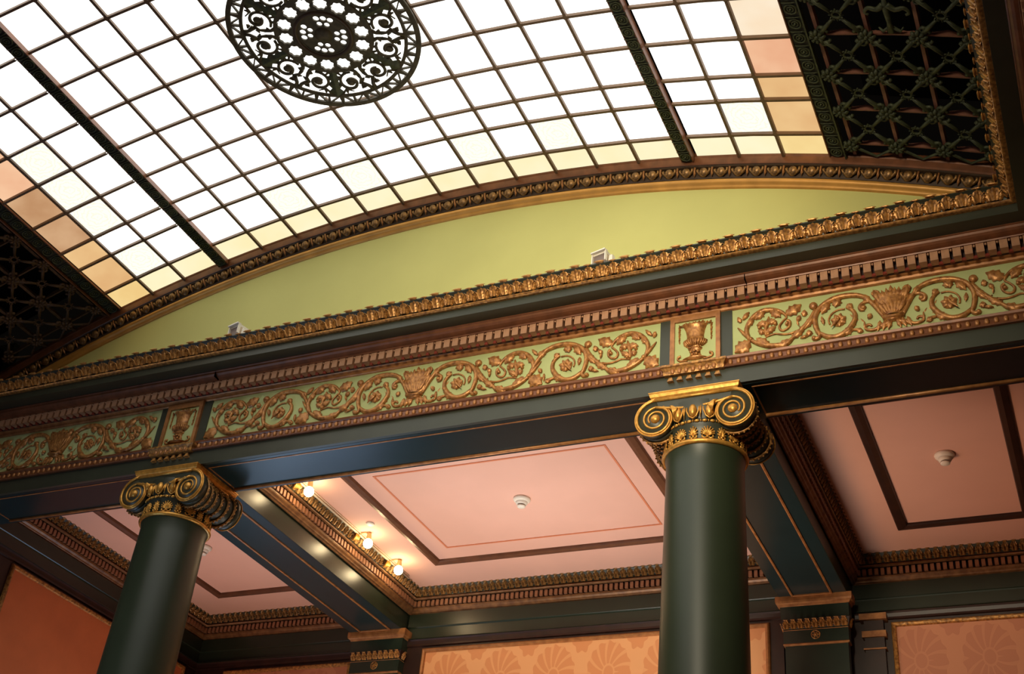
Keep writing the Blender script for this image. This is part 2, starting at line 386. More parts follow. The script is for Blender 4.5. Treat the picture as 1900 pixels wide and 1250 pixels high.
# lower strip of the frieze with tongues
strip = structure('trim_5')
SP = [(-.03, 5.878)]
band('strip_moulding', [(0.02, 5.868), (.050, 5.866), (.054, 5.872), (.050, 5.880), (.034, 5.884), (.030, 5.925), (.040, 5.934), (.044, 5.948), (.034, 5.956), (0, 5.960)], BROWN, parent=strip)
tg = MB()
tg.lathe([(.0, -.019), (.010, -.016), (.014, -.006), (.014, .008), (.010, .016)], n=6)
tg.v = [(x, y*.7, z) for x, y, z in tg.v]
tme = tg.mesh('tongue', BRONZE, True)
pieces('tongue', tme, strip, (HX, 0), (-HX, 0), .036, 5.905, .0510, trim=.06)

# ------------------------------------------------------------------ frieze panels with scrollwork in relief
STROKES={
'arc':([(0.854,6.074),(0.885,6.141),(0.917,6.197),(0.957,6.247),(1.003,6.271),(1.065,6.281),(1.139,6.274),(1.203,6.243),(1.241,6.203),(1.259,6.153),(1.258,6.101),(1.246,6.051),(1.235,6.025),(1.247,6.003),(1.277,6.006)],[0.008,0.012,0.012,0.012,0.014,0.015,0.015,0.014,0.014,0.013,0.013,0.012,0.01,0.011,0.012]),
'inner':([(1.235,6.039),(1.193,6.004),(1.137,5.991),(1.085,6.012),(1.044,6.056),(1.021,6.108),(1.027,6.156),(1.054,6.187),(1.068,6.197)],[0.009,0.014,0.016,0.016,0.015,0.012,0.01,0.009,0.008]),
'ring':([(1.078,6.185),(1.120,6.186),(1.160,6.162),(1.178,6.124),(1.172,6.089)],[0.004,0.004,0.004,0.004,0.004]),
'tail':([(1.041,6.024),(1.009,6.018),(0.995,6.005)],[0.006,0.009,0.011]),
'vine':([(1.254,6.215),(1.284,6.156),(1.329,6.100),(1.375,6.059),(1.404,6.030),(1.433,6.003),(1.482,5.996),(1.544,6.005),(1.611,6.035),(1.655,6.070)],[0.01,0.013,0.013,0.011,0.01,0.014,0.015,0.015,0.012,0.009]),
'hook':([(1.658,6.066),(1.674,6.102),(1.682,6.148),(1.668,6.195),(1.632,6.244),(1.582,6.272),(1.533,6.274),(1.484,6.259),(1.447,6.230),(1.432,6.197),(1.453,6.174),(1.477,6.140),(1.470,6.109),(1.446,6.102),(1.416,6.125),(1.413,6.160),(1.428,6.171)],[0.01,0.011,0.012,0.013,0.014,0.014,0.013,0.011,0.008,0.005,0.005,0.006,0.006,0.006,0.006,0.008,0.009]),
'branch':([(1.671,6.091),(1.701,6.129),(1.737,6.177)],[0.01,0.009,0.002]),
'low':([(1.380,6.078),(1.423,6.070),(1.471,6.077),(1.506,6.087),(1.565,6.075)],[0.006,0.005,0.005,0.004,0.004]),
'lily':([(1.561,6.084),(1.563,6.127),(1.551,6.174),(1.540,6.224)],[0.006,0.009,0.011,0.003]),
}
LEAVES=[((1.117,6.265),(1.132,6.213),0.045),((1.177,6.246),(1.214,6.182),0.04),((0.956,6.255),(0.931,6.206),0.03),((1.269,6.167),(1.316,6.094),0.035),((1.337,6.086),(1.397,6.032),0.035),((1.425,6.019),(1.489,5.983),0.04),((1.610,6.063),(1.544,6.005),0.045),((1.519,6.265),(1.472,6.209),0.045),((1.575,6.270),(1.619,6.221),0.04),((1.672,6.051),(1.749,5.998),0.075),((1.422,6.223),(1.345,6.266),0.06),((1.543,6.183),(1.495,6.176),0.035),((1.554,6.181),(1.610,6.170),0.035),((1.554,6.105),(1.504,6.135),0.03),((1.571,6.110),(1.605,6.123),0.03),((1.048,6.031),(1.100,6.002),0.04),((1.675,6.177),(1.639,6.225),0.03),((1.719,6.217),(1.732,6.250),0.022),((1.701,6.236),(1.665,6.276),0.02),((1.325,6.185),(1.316,6.219),0.028),((1.365,6.157),(1.346,6.185),0.022),((1.298,6.034),(1.296,6.066),0.03),((1.309,6.030),(1.348,6.021),0.012),((1.360,6.122),(1.367,6.157),0.01),((0.926,6.093),(0.947,6.106),0.03),((0.969,6.061),(0.969,6.013),0.01),((1.216,6.145),(1.208,6.098),0.018),((1.058,6.187),(1.034,6.208),0.035),((1.003,5.995),(0.994,6.021),0.03)]
AX0 = 1.118
CUT = -.20      # spiral motif and foliage motif, both relative to the rosette centre
def scroll_meshes(mir):
    s = -1 if mir else 1
    cx = lambda x: (x-AX0)*s
    def strokes(keys):
        m = MB()
        for k in keys:
            P, R_ = catmull([(cx(x), -.012, z) for x, z in STROKES[k][0]], [q*1.22+.001 for q in STROKES[k][1]], 3)
            m.tube(P, R_, 6, flat=1.0)
        return m
    a = strokes(('arc', 'inner', 'ring', 'tail')); b_ = strokes(('vine', 'hook', 'branch', 'low', 'lily'))
    for (p, q, wd) in LEAVES:
        x = (p[0]+q[0])/2; tgt = a if x < 1.27 else b_
        tgt.leaf((cx(p[0]), p[1]), (cx(q[0]), q[1]), wd*1.6, y=-.012, h=.024)
    for x, z, r in ((1.265, 6.247, .027), (1.270, 6.007, .016)): a.ball((cx(x), -.012, z), r, .020, r, 10, 6)
    for x, z, r in ((1.655, 6.074, .017), (1.429, 6.145, .014), (1.545, 6.09, .012), (1.50, 6.16, .013), (1.60, 6.15, .013)): b_.ball((cx(x), -.012, z), r, .018, r, 8, 5)
    for i in range(3):
        q = .25+.25*i; b_.tube([(cx(1.30+.12*q), -.012, 6.12-.10*q), (cx(1.33+.10*q), -.016, 6.13-.09*q)], [.008, .003], 5)
    r = MB()
    for i in range(7):
        t = 2*pi*i/7+.3; r.leaf((cos(t)*.008, 6.108+sin(t)*.008), (cos(t)*.044, 6.108+sin(t)*.044), .046, y=-.016, h=.018, lob=1)
    r.ball((0, -.006, 6.108), .044, .018, .044, 14, 6)
    r.ball((0, -.034, 6.112), .011, .010, .011, 8, 5)
    r.leaf((0, 6.105), (s*.042, 6.058), .024, y=-.032, h=.014, lob=1)
    nm = 'mir' if mir else 'dir'
    return a.mesh('spiral_vine', ORN, True), b_.mesh('foliage_scroll', ORN, True), r.mesh('rosette', ORN, True)
SM = {False: scroll_meshes(False), True: scroll_meshes(True)}
def basket_mesh():
    m = MB()
    # body as a half-round flaring vessel with ribs
    prof = [(.052, 6.082), (.082, 6.107), (.100, 6.161), (.113, 6.215)]
    V = []; n = 10
    for r, z in prof:
        for k in range(n+1):
            t = pi*k/n; rb = 1+.05*sin(t*16); V.append((-cos(t)*r*rb, -.004-sin(t)*.035*rb, z))
    Fc = [(i*(n+1)+k, i*(n+1)+k+1, (i+1)*(n+1)+k+1, (i+1)*(n+1)+k) for i in range(3) for k in range(n)]
    m.add(V, Fc)
    for i in range(9):
        x = -.10+.025*i; m.leaf((x*.75, 6.20), (x*1.0+.004*sin(i*2), 6.262+.010*cos(i*2.3)), .045, y=-.020, h=.022, lob=2)
    for i in range(7):
        x = -.075+.025*i; m.leaf((x*.55, 6.10), (x*1.05, 6.175), .034, y=-.034, h=.012, lob=2)
    m.leaf((0, 6.235), (0, 6.292), .045, y=-.014, h=.020, lob=1)
    for s in (-1, 1):
        P, R_ = catmull([(s*.07, -.02, 6.23), (s*.075, -.02, 6.262), (s*.095, -.02, 6.272), (s*.110, -.02, 6.258), (s*.102, -.02, 6.245)], [.008, .009, .009, .008, .006], 3); m.tube(P, R_, 6)
        P, R_ = catmull([(s*.10, -.012, 6.20), (s*.150, -.012, 6.212), (s*.185, -.012, 6.190), (s*.185, -.012, 6.160), (s*.162, -.012, 6.155)], [.010, .012, .014, .013, .008], 3); m.tube(P, R_, 6)
        m.ball((s*.168, -.014, 6.172), .018, .016, .016)
        P, R_ = catmull([(s*.02, -.012, 6.035), (s*.07, -.012, 6.020), (s*.115, -.012, 6.000), (s*.158, -.012, 6.008), (s*.165, -.012, 6.034), (s*.140, -.012, 6.042), (s*.130, -.012, 6.026)], [.016, .015, .011, .010, .010, .009, .007], 3); m.tube(P, R_, 6)
        for x in (.02, .05, .08): m.leaf((s*x, 6.045), (s*(x+.015), 5.990), .035, y=-.014, h=.018, lob=2)
        for x, z in ((.205, 6.09), (.175, 6.075), (.235, 6.12), (.22, 6.055)): m.leaf((s*x, z), (s*(x+.014), z+.022), .014, y=-.004, h=.008, lob=1)
    m.box(-.062, .062, -.040, 0, 6.056, 6.074); m.frus(0, -.01, 6.038, 6.058, .030, .02, .050, .022)
    return m.mesh('basket', ORN, True)
BM = basket_mesh()
# outer dolphin-tail vine joining the basket to the first rosette
def frieze_panel(xc, half, nper, label):
    t = thing('frieze_panel', label, 'frieze panel', (xc, 0, 0), group=None)
    MB().box(-half, half, -.006, .002, 5.957, 6.312).obj('field', FGRN, t)
    link('basket', BM, t, (0, 0, -.010))
    for s in (1, -1):
        a, f_, r = SM[s < 0]
        for i in range(nper):
            x = s*(.318+.80*i)
            link('spiral_vine', a, t, (x, 0, -.010)); link('foliage_scroll', f_, t, (x, 0, -.010)); link('rosette', r, t, (x, 0, -.010))
    return t
frieze_panel(0, 1.763, 2, 'long pale green frieze panel of gilt scrolls between the two urn panels')
frieze_panel(3.205, .972, 1, 'short pale green scroll frieze panel right of the nearer urn panel')
frieze_panel(-3.205, .972, 1, 'dim short scroll frieze panel left of the farther urn panel')
def urn_panel(xc, label):
    t = thing('urn_panel', label, 'urn panel', (xc, 0, 0))
    MB().box(-.235, .235, -.014, .0, 5.957, 6.312).obj('pilaster_block', DARK, t)
    MB().box(-.140, .140, -.020, -.013, 5.93, 6.300).obj('field', FGRN, t)
    for x0, x1, z0, z1 in ((-.163, -.134, 5.93, 6.274), (.134, .163, 5.93, 6.274), (-.163, .163, 6.274, 6.317)):
        MB().box(x0, x1, -.034, -.012, z0, z1).obj('frame', BRONZE, t)
    u = MB()
    prof = [(.082, 6.258), (.076, 6.255), (.064, 6.224), (.056, 6.180), (.058, 6.150), (.074, 6.140), (.072, 6.122), (.052, 6.100), (.030, 6.094), (.046, 6.088), (.046, 6.078), (.034, 6.068), (.034, 6.045), (.046, 6.020), (.085, 6.004), (.0, 5.998)]
    u.lathe(prof, axis='Z', n=14, a0=pi, a1=2*pi); u.v = [(x, y*.55-.018, z) for x, y, z in u.v]
    u.obj('urn', ORN, t, True, loc=(0, 0, -.028))
    g = MB()
    for i in range(13):
        a = pi+pi*(i+.5)/13; g.tube([(.075*cos(a), .042*sin(a)-.018, 6.140), (.070*cos(a), .040*sin(a)-.018, 6.120), (.048*cos(a), .03*sin(a)-.018, 6.098)], [.0065, .0065, .004], 5)
    for i in range(7): g.ball((-.04+.0133*i, -.042, 6.084), .006, .006, .007, 6, 4)
    g.obj('gadroon', ORN, t, True, loc=(0, 0, -.028))
    for s in (-1, 1):
        sw = MB()
        for i in range(9): sw.leaf((s*(.012*i), 6.262), (s*(.012*i+.010), 6.276-.010*(i % 2)), .016, y=-.045 if i < 6 else -.03, h=.010, lob=1)
        for i in range(8): sw.leaf((s*.104, 6.268-.016*i), (s*(.104+.002*(-1)**i), 6.250-.016*i), .022-.0012*i, y=-.020, h=.012, lob=1)
        sw.obj('bellflower_swag', ORN, t, False, loc=(0, 0, -.028))
        fs = MB(); P, R_ = catmull([(s*.05, -.026, 6.004), (s*.085, -.026, 6.002), (s*.110, -.026, 6.014), (s*.108, -.026, 6.034), (s*.092, -.026, 6.038)], [.008, .007, .007, .009, .010], 3)
        fs.tube(P, R_, 6).obj('foot_scroll', ORN, t, True, loc=(0, 0, -.028))
    for x, z in ((-.022, 6.050), (0, 6.058), (.022, 6.050), (-.012, 6.030), (.014, 6.032), (0, 6.014)):
        MB().ball((x, -.044, z), .011, .009, .010, 6, 4).obj('flower', ORN, t, True, loc=(0, 0, -.028))
    # ledge under the urn with tongues, and six drops below
    sh = MB(); sweep(sh, [(.150, .02), (.150, -.02), (-.150, -.02), (-.150, .02)], [(0, 5.862), (.040, 5.862), (.044, 5.872), (.042, 5.888), (.054, 5.906), (.062, 5.912), (.062, 5.926), (0, 5.94)])
    sh.obj('ledge', AGED, t)
    for i in range(7):
        link('tongue', tme, t, (-.132+.044*i, -.062, 5.882))
    dr = MB().frus(0, 0, -.018, .014, .020, .015, .009, .007).mesh('drop', AGED)
    for i in range(6): link('drop', dr, t, (-.150+.060*i, -.040, 5.838))
    return t
urn_panel(1.998, 'square gilt urn relief in a bronze frame above the nearer column')
urn_panel(-1.998, 'darker gilt urn relief in a bronze frame above the farther column')

# ------------------------------------------------------------------ lunette and archivolt
lun = structure('wall_lunette')
m = MB(); n = 60; A0 = .464
for i in range(n):
    a, c = -A0+2*A0*i/n, -A0+2*A0*(i+1)/n
    p, q = vp(a, -.02, -.20), vp(c, -.02, -.20)
    m.add([(p.x, -.02, 6.60), (q.x, -.02, 6.60), (q.x, -.02, q.z), (p.x, -.02, p.z), (p.x, .05, 6.60), (q.x, .05, 6.60), (q.x, .05, q.z), (p.x, .05, p.z)], [(0, 1, 2, 3), (7, 6, 5, 4), (3, 2, 6, 7), (0, 4, 5, 1)])
m.obj('field', LGRN, lun, recalc=False)
MB().box(-4.4, -HX+.12, -.02, .05, 6.6, 7.3).box(HX-.12, 4.4, -.02, .05, 6.6, 7.3).obj('corner_block', DARK, lun)
arc = structure('trim_6')
def arcband(name, prof, mt, smooth=False, n=90, parent=arc):
    m = MB(); k = len(prof); V = []
    for i in range(n+1):
        a = -A0+2*A0*i/n
        for y, d in prof: V.append(vp(a, y, d))
    m.add(V, [(i*k+j, (i+1)*k+j, (i+1)*k+j+1, i*k+j+1) for i in range(n) for j in range(k-1)]); return m.obj(name, mt, parent, smooth)
arcband('glass_surround', [(-.108, .03), (-.108, -.004), (-.103, -.012), (-.097, -.050), (-.094, -.062), (-.088, -.066)], BROWN)
arcband('egg_bed', [(-.092, -.064), (-.086, -.070), (-.090, -.080), (-.066, -.088), (-.050, -.146), (-.066, -.154), (-.060, -.162)], IRON2)
arcband('gold_torus', [(-.055, -.160), (-.062, -.170), (-.060, -.184), (-.050, -.196), (-.040, -.200), (-.036, -.212), (-.030, -.220), (-.015, -.224)], GOLDB, True)
eg = MB()
eg.ball((0, -.004, -.002), .034, .018, .036, 10, 6)
for k in range(5):
    t = -pi*.95+pi*.9*k/4*1.0
P, R_ = [], []
for k in range(9):
    t = pi*.04+pi*1.0*k/8; P.append((-cos(t)*.046, -.006, -sin(t)*.042+.024)); R_.append(.0095)
eg.tube(P, R_, 6); eme = eg.mesh('egg', BAYG, True)
dt = MB().tube([(0, -.004, .034), (0, -.012, 0), (0, -.006, -.036)], [.008, .006, .002], 5); dt.leaf((0, -.02), (0, .03), .02, y=-.006, h=.01, lob=1)
dtm = dt.mesh('dart', BRONZE, True)
NE = 66; pt = .0136
for i in range(NE):
    a = (i-NE/2+.5)*pt
    p = vp(a, -.074, -.116)
    for nm, me, aa in (('egg', eme, a), ('dart', dtm, a+pt/2)):
        p = vp(aa, -.074, -.116); o = link(nm, me, arc, p)
        o.rotation_euler = (Matrix.Rotation(aa, 3, 'Y') @ Matrix.Rotation(radians(30), 3, 'X')).to_euler()

# ------------------------------------------------------------------ vaulted skylight
sky = thing('skylight', 'vaulted glass skylight of white and amber panes in thin brown bars', 'skylight')
HC = 6*PC
cols = []   # (a0, a1, kind)
for i in range(12): cols.append((-HC+i*PC, -HC+(i+1)*PC, 0))
for k in range(3):
    cols.append((HC+2*RW+k*PS, HC+2*RW+(k+1)*PS, k+1)); cols.append((-HC-2*RW-(k+1)*PS, -HC-2*RW-k*PS, k+1))
WS_, WL_ = .2159, .32
rows = [-.1076]
for d_ in (WS_, WL_, WS_, WL_, WL_, WL_, WL_, WL_, WL_, WS_, WL_, WS_): rows.append(rows[-1]-d_)
VC, VY, VR = 0.0, rows[6], .648
pm = {}
PANE_LABEL = {GLA: 'tan glass pane', GLP: 'pinkish amber glass pane', GLD: 'dusky amber glass pane', GLI: 'pale ivory glass pane', GLY: 'yellow glass pane', GLC: 'cream glass pane', GLC2: 'faintly etched cream glass pane'}
def pane_mesh(wd, ln, mt):
    k = (round(wd, 3), round(ln, 3), mt.name)
    if k not in pm: pm[k] = MB().box(-wd/2, wd/2, -ln/2, ln/2, -.003, .003).mesh('pane', mt)
    return pm[k]
for a0, a1, kind in cols:
    am = (a0+a1)/2; wd = (a1-a0)*GR
    for j in range(12):
        y0, y1 = rows[j], rows[j+1]; ym = (y0+y1)/2
        mt = GLW
        if kind == 3: mt = (GLY, GLA, GLA, GLP, GLI, GLI)[min(j, 5)] if am > 0 else (GLY, GLA, GLA, GLD, GLD, GLP)[min(j, 5)]
        elif kind == 2: mt = GLC if j == 0 else GLC2 if (j in (1, 3, 4, 5) and am < 0) or j == 1 else GLW
        elif j == 0: mt = GLC
        elif j == 1 and abs(am) < .13: mt = GLC2 if (round(am*1000) % 3 == 0) else GLW
        near = sqrt((GR*sin(am))**2+(ym-VY)**2) < .75 and kind == 0
        g = 0.0 if near else .012
        po = link('pane', pane_mesh(wd-g, (y0-y1)-g, mt), sky, vp(am, ym, .004), (0, am, 0))
        if mt in PANE_LABEL: po['label'] = PANE_LABEL[mt]
    link('pane', pane_mesh(wd-.012, -(YR-rows[-1])-.20, GLW if kind < 3 else GLA), sky, vp(am, (YR+rows[-1])/2+.10, .004), (0, am, 0))
def clip_y(x, ya, yb):
    """pieces of [ya,yb] outside the ring of the vent"""
    if abs(x) >= VR-.02: return [(ya, yb)]
    h = sqrt((VR-.02)**2-x*x); out = []
    if ya < VY-h: out.append((ya, min(yb, VY-h)))
    if yb > VY+h: out.append((max(ya, VY+h), yb))
    return out
long_a = [(-HC+i*PC) for i in range(1, 12)]+[s*(HC+2*RW+k*PS) for k in (1, 2) for s in (-1, 1)]
for a in long_a:
    for ya, yb in clip_y(GR*sin(a), YR+.15, rows[0]+.01):
        c = vp(a, (ya+yb)/2, -.006); MB().box(-.0100, .0100, -(yb-ya)/2, (yb-ya)/2, -.014, .010).obj('glazing_bar', BARM, sky, loc=c, rot=(0, a, 0))
node = MB(); node.add([(x, y, z) for z in (-.013, .008) for x, y in ((-.026, 0), (0, -.026), (.026, 0), (0, .026))], [(0, 1, 2, 3), (7, 6, 5, 4), (0, 4, 5, 1), (1, 5, 6, 2), (2, 6, 7, 3), (3, 7, 4, 0)])
nodem = node.mesh('node_plate', BARM)
def arc_bar(aa, ab, y):
    m = MB(); n = max(1, int((ab-aa)/PC*1.01)); V = []
    for i in range(n+1):
        a = aa+(ab-aa)*i/n
        for dy, d in ((-.0095, .010), (-.0095, -.020), (.0095, -.020), (.0095, .010)): q = vp(a, y+dy, d); V.append(q)
    m.add(V, [(i*4+k, (i+1)*4+k, (i+1)*4+(k+1) % 4, i*4+(k+1) % 4) for i in range(n) for k in range(4)])
    return m.obj('cross_bar', BARM, sky)
for j in range(1, 13):
    y = rows[j]; segs = [(-HC, HC)]
    if abs(y-VY) < VR-.02:
        h = math.asin(sqrt((VR-.02)**2-(y-VY)**2)/GR); segs = [(-HC, -h), (h, HC)]
    segs += [(HC+2*RW, HC+2*RW+3*PS), (-HC-2*RW-3*PS, -HC-2*RW)]
    for s in segs:
        if s[1]-s[0] > .005: arc_bar(s[0], s[1], y)
    for a in long_a:
        if sqrt((GR*sin(a))**2+(y-VY)**2) > VR: link('node_plate', nodem, sky, vp(a, y, -.008), (0, a, 0))
# main ribs and border strips carrying roundels
rnd_ = MB().ring(.036, .006, axis='Z', n=16, k=5).ring(.019, .005, c=(0, 0, .001), axis='Z', n=12, k=5); rnd_.ball((0, 0, -.001), .008, .008, .008, 6, 4)
rnd_.tube([(-.045, -.052, 0), (-.02, -.052, -.004), (.02, .0-.052, -.004), (.045, -.052, 0)], .004, 5, up=Vector((0, 0, 1)))
rme2 = rnd_.mesh('roundel', IRON, True)
for sx, x0 in ((-1, .030), (1, -.004)):
    am = sx*(HC+RW)+x0/GR*.5
    rb = MB().box(-.044, .044, (YR+.30)/2, -(YR+.30)/2, -.040, .01)
    rb.box(-.044, -.037, (YR+.30)/2, -(YR+.30)/2, -.046, -.04); rb.box(.037, .044, (YR+.30)/2, -(YR+.30)/2, -.046, -.04)
    c = vp(am, (YR+.084)/2); rb.obj('main_rib', BROWN, sky, loc=c, rot=(0, am, 0))
    st_ = MB().box(-.036, .036, (YR+.30)/2, -(YR+.30)/2, -.043, -.039).obj('rib_plate', PLT, sky, loc=c, rot=(0, am, 0))
    for i in range(34): link('roundel', rme2, sky, vp(am, -.16-.107*i, -.046), (0, am, 0))
BA = HC+2*RW+3*PS
for sx in (-1, 1):
    am = sx*(BA+.0062)
    c = vp(am, (YR+.084)/2)
    MB().box(-.052, .052, (YR+.30)/2, -(YR+.30)/2, -.012, .02).obj('border_plate', PLT, sky, loc=c, rot=(0, am, 0))
    MB().box(-.005, .005, (YR+.30)/2, -(YR+.30)/2, -.034, .0).obj('border_lip', IRON if sx > 0 else BROWN, sky, loc=vp(sx*(BA+.0124), (YR+.084)/2), rot=(0, am, 0))
    MB().box(-.004, .004, (YR+.30)/2, -(YR+.30)/2, -.022, .0).obj('border_fillet', BROWN, sky, loc=vp(sx*(BA+.0006), (YR+.084)/2), rot=(0, am, 0))
    for i in range(32): link('roundel', rme2, sky, vp(am, -.15-.113*i, -.016), (0, am, 0))

# ------------------------------------------------------------------ vent medallion in the middle of the skylight
vent = thing('vent_medallion', 'round openwork iron vent medallion set in the white skylight panes', 'vent', (0, VY, GZ+GR-.056))
def plate(name, outer, holes, th, z, mt, parent):
    cu = bpy.data.curves.new(name, 'CURVE'); cu.dimensions = '2D'; cu.fill_mode = 'BOTH'; cu.extrude = th/2
    for pts in [outer]+holes:
        s = cu.splines.new('POLY'); s.points.add(len(pts)-1); s.use_cyclic_u = True
        for p, q in zip(s.points, pts): p.co = (q[0], q[1], 0, 1)
    t = bpy.data.objects.new('tmp', cu); COL.objects.link(t); bpy.context.view_layer.update()
    me = bpy.data.meshes.new_from_object(t.evaluated_get(bpy.context.evaluated_depsgraph_get())); bpy.data.objects.remove(t)
    me.materials.clear(); me.materials.append(mt); me.name = name
    return link(name, me, parent, (0, 0, z))
circ = lambda r, n=64, cx=0, cy=0: [(cx+r*cos(2*pi*i/n), cy+r*sin(2*pi*i/n)) for i in range(n)]
pol = lambda r, t: (r*cos(t), r*sin(t))
holes = []
NT = 20
for i in range(NT):
    t0 = 2*pi*i/NT; w_ = 2*pi/NT
    holes.append([pol(VR*.948, t0+w_*.03), pol(VR*.948, t0+w_*.40), pol(VR*.868, t0+w_*.09)])
    holes.append([pol(VR*.864, t0+w_*.16), pol(VR*.945, t0+w_*.46), pol(VR*.864, t0+w_*.47)])
    holes.append([pol(VR*.864, t0+w_*.54), pol(VR*.945, t0+w_*.55), pol(VR*.864, t0+w_*.84)])
    holes.append([pol(VR*.948, t0+w_*.61), pol(VR*.948, t0+w_*.95), pol(VR*.868, t0+w_*.90)])
holes.append(circ(VR*.845, 72))
plate('rim', circ(VR, 96), holes, .016, 0, MEDI, vent)
MB().ring(VR*.965, .010, n=72, k=6).obj('rim_bead', MEDI, vent, True)
MB().ring(VR*.838, .008, n=72, k=6).obj('inner_bead', MEDI, vent, True)
hb = []
NS = 14
for i in range(NS):
    t = 2*pi*(i+.5)/NS; cx, cy = pol(VR*.405, t)
    hb.append([(cx+.046*(1+.10*cos(8*a))*cos(a), cy+.046*(1+.10*cos(8*a))*sin(a)) for a in [2*pi*k/32 for k in range(32)]])
hb.append(circ(VR*.255, 40))
plate('scalloped_ring', circ(VR*.505, 72), hb, .016, 0, MEDI, vent)
MB().ring(VR*.505, .009, n=60, k=6).obj('scalloped_ring_bead', MEDI, vent, True)
MB().ring(VR*.29, .020, n=48, k=6).obj('hub_ring', IRON2, vent, True)
hh = []
for q in range(4):
    t = 2*pi*q/4+.5
    for dr_, dt_, r_ in ((.092, -.27, .019), (.092, .27, .019), (.138, -.34, .021), (.138, 0, .021), (.138, .34, .021)):
        cx, cy = pol(dr_, t+dt_); hh.append([(cx+r_*cos(a), cy+r_*sin(a)) for a in [2*pi*k/14 for k in range(14)]])
plate('hub_plate', circ(VR*.262, 40), hh, .012, .002, MEDI, vent)
MB().lathe([(.0, -.022), (.035, -.018), (.062, -.004), (.066, .006), (.0, .008)], n=20).obj('boss', MEDI, vent, True)
# twelve scrolls in six mirrored pairs, with leaves between
def scr(s):
    m = MB(); R1, RO, RI = VR*.675, VR*.838, VR*.505
    cx, cy = R1, 0
    P, R_ = [], []
    for k in range(26):
        a = s*(.4+k*.30); r = .094*math.exp(-.052*k); P.append((cx+r*cos(a+2.4*s), cy+r*sin(a+2.4*s), 0)); R_.append(.0105+.004*(k/26))
    m.tube(P, R_, 5, up=Vector((0, 0, 1)), flat=.9)
    m.ball((cx, cy, 0), .031, .031, .012, 10, 4)
    for k in range(8):
        a = 2*pi*k/8; r = .082; V = [(cx+r*cos(a), cy+r*sin(a), 0), (cx+(r+.028)*cos(a+.18*s), cy+(r+.028)*sin(a+.18*s), 0)]
        if sqrt(V[1][0]**2+V[1][1]**2) < RO and sqrt(V[1][0]**2+V[1][1]**2) > RI: m.tube(V, [.017, .005], 4, up=Vector((0, 0, 1)), flat=.5)
    # acanthus branch along the side of the cell
    for r0_, r1_, t0, t1, wr in ((RI, VR*.60, s*.14, s*.20, .018), (VR*.60, VR*.72, s*.20, s*.13, .016), (VR*.72, RO, s*.15, s*.24, .021)):
        m.tube([(*pol(r0_, t0), 0), (*pol((r0_+r1_)/2, (t0+t1)/2+.03*s), 0), (*pol(r1_, t1), 0)], [wr, wr*.7, wr*.8], 5, up=Vector((0, 0, 1)), flat=.6)
    m.tube([(*pol(RO, -s*.20), 0), (*pol(VR*.76, -s*.12), 0), (*pol(VR*.80, -s*.02), 0)], [.012, .009, .005], 5, up=Vector((0, 0, 1)), flat=.6)
    m.tube([(*pol(RI, -s*.20), 0), (*pol(VR*.57, -s*.10), 0), (*pol(VR*.545, 0), 0)], [.012, .008, .005], 5, up=Vector((0, 0, 1)), flat=.6)
    return m.mesh('scroll', MEDI, True)
sA, sB = scr(1), scr(-1)
lf = MB()
ridge = [(VR*.505, .032), (VR*.55, .018), (VR*.60, .030), (VR*.64, .018), (VR*.70, .034), (VR*.745, .020), (VR*.79, .038), (VR*.842, .022)]
V = []
for r, h in ridge: V += [(r, -h*1.45, 0), (r, 0, -.010), (r, h*1.45, 0)]
lf.add(V, [(i*3+k, (i+1)*3+k, (i+1)*3+k+1, i*3+k+1) for i in range(len(ridge)-1) for k in range(2)])
lfm = lf.mesh('leaf', IRON)
for q in range(6):
    t = 2*pi*q/6+.36
    link('scroll', sA, vent, (0, 0, 0), (0, 0, t-.26)); link('scroll', sB, vent, (0, 0, 0), (0, 0, t+.26))
    link('leaf', lfm, vent, (0, 0, 0), (0, 0, t+pi/6)); 
# white glass right above the medallion belongs to the skylight panes

# ------------------------------------------------------------------ iron grilles at the haunches of the vault
gn = MB()
for k in range(8):
    a = 2*pi*k/8; gn.tube([(.012*cos(a), .012*sin(a), -.016), (.038*cos(a), .038*sin(a), -.018), (.052*cos(a), .052*sin(a), -.008)], [.010, .015, .008], 5, up=Vector((0, 0, 1)))
gn.ball((0, 0, -.022), .014, .014, .012, 8, 4); gnm = gn.mesh('rosette', IRON, True)
PX, PY = .0315*GR, .3195
cell = MB()
for s in (-1, 1):
    for q in (-1, 1):
        cell.tube([(s*PX*.42, q*PY*.42, -.010), (s*PX*.22, q*PY*.22, -.014), (s*.030, q*.030, -.012)], [.018, .013, .010], 5, up=Vector((0, 0, 1)))
        for f1, f2 in ((1, .30), (.30, 1)):
            P = []
            for k in range(7):
                a = k*.75; r = .026*(1-k*.09); ux, uy = (1, 0) if f1 > f2 else (0, 1)
                P.append((s*(PX*(.34 if ux else .40)-r*cos(a)*.9-(.0 if ux else -.0)), q*(PY*(.40 if ux else .34)-r*sin(a)*.9), -.010))
            cell.tube(P, [.012, .012, .011, .010, .009, .009, .011], 5, up=Vector((0, 0, 1)))
        cell.tube([(s*.030, q*.012, -.012), (s*.040, q*.030, -.012), (s*.012, q*.034, -.012)], .006, 4, up=Vector((0, 0, 1)))
cellm = cell.mesh('diagonal_scroll', IRON, True)
star = MB().ring(.026, .009, n=12, k=5)
for k in range(8): star.tube([(.028*cos(k*pi/4), .028*sin(k*pi/4), -.003), (.046*cos(k*pi/4), .046*sin(k*pi/4), -.003)], [.007, .005], 4, up=Vector((0, 0, 1)))
starm = star.mesh('star', IRON, True)
gj = [-.218-PY*k for k in range(11)]
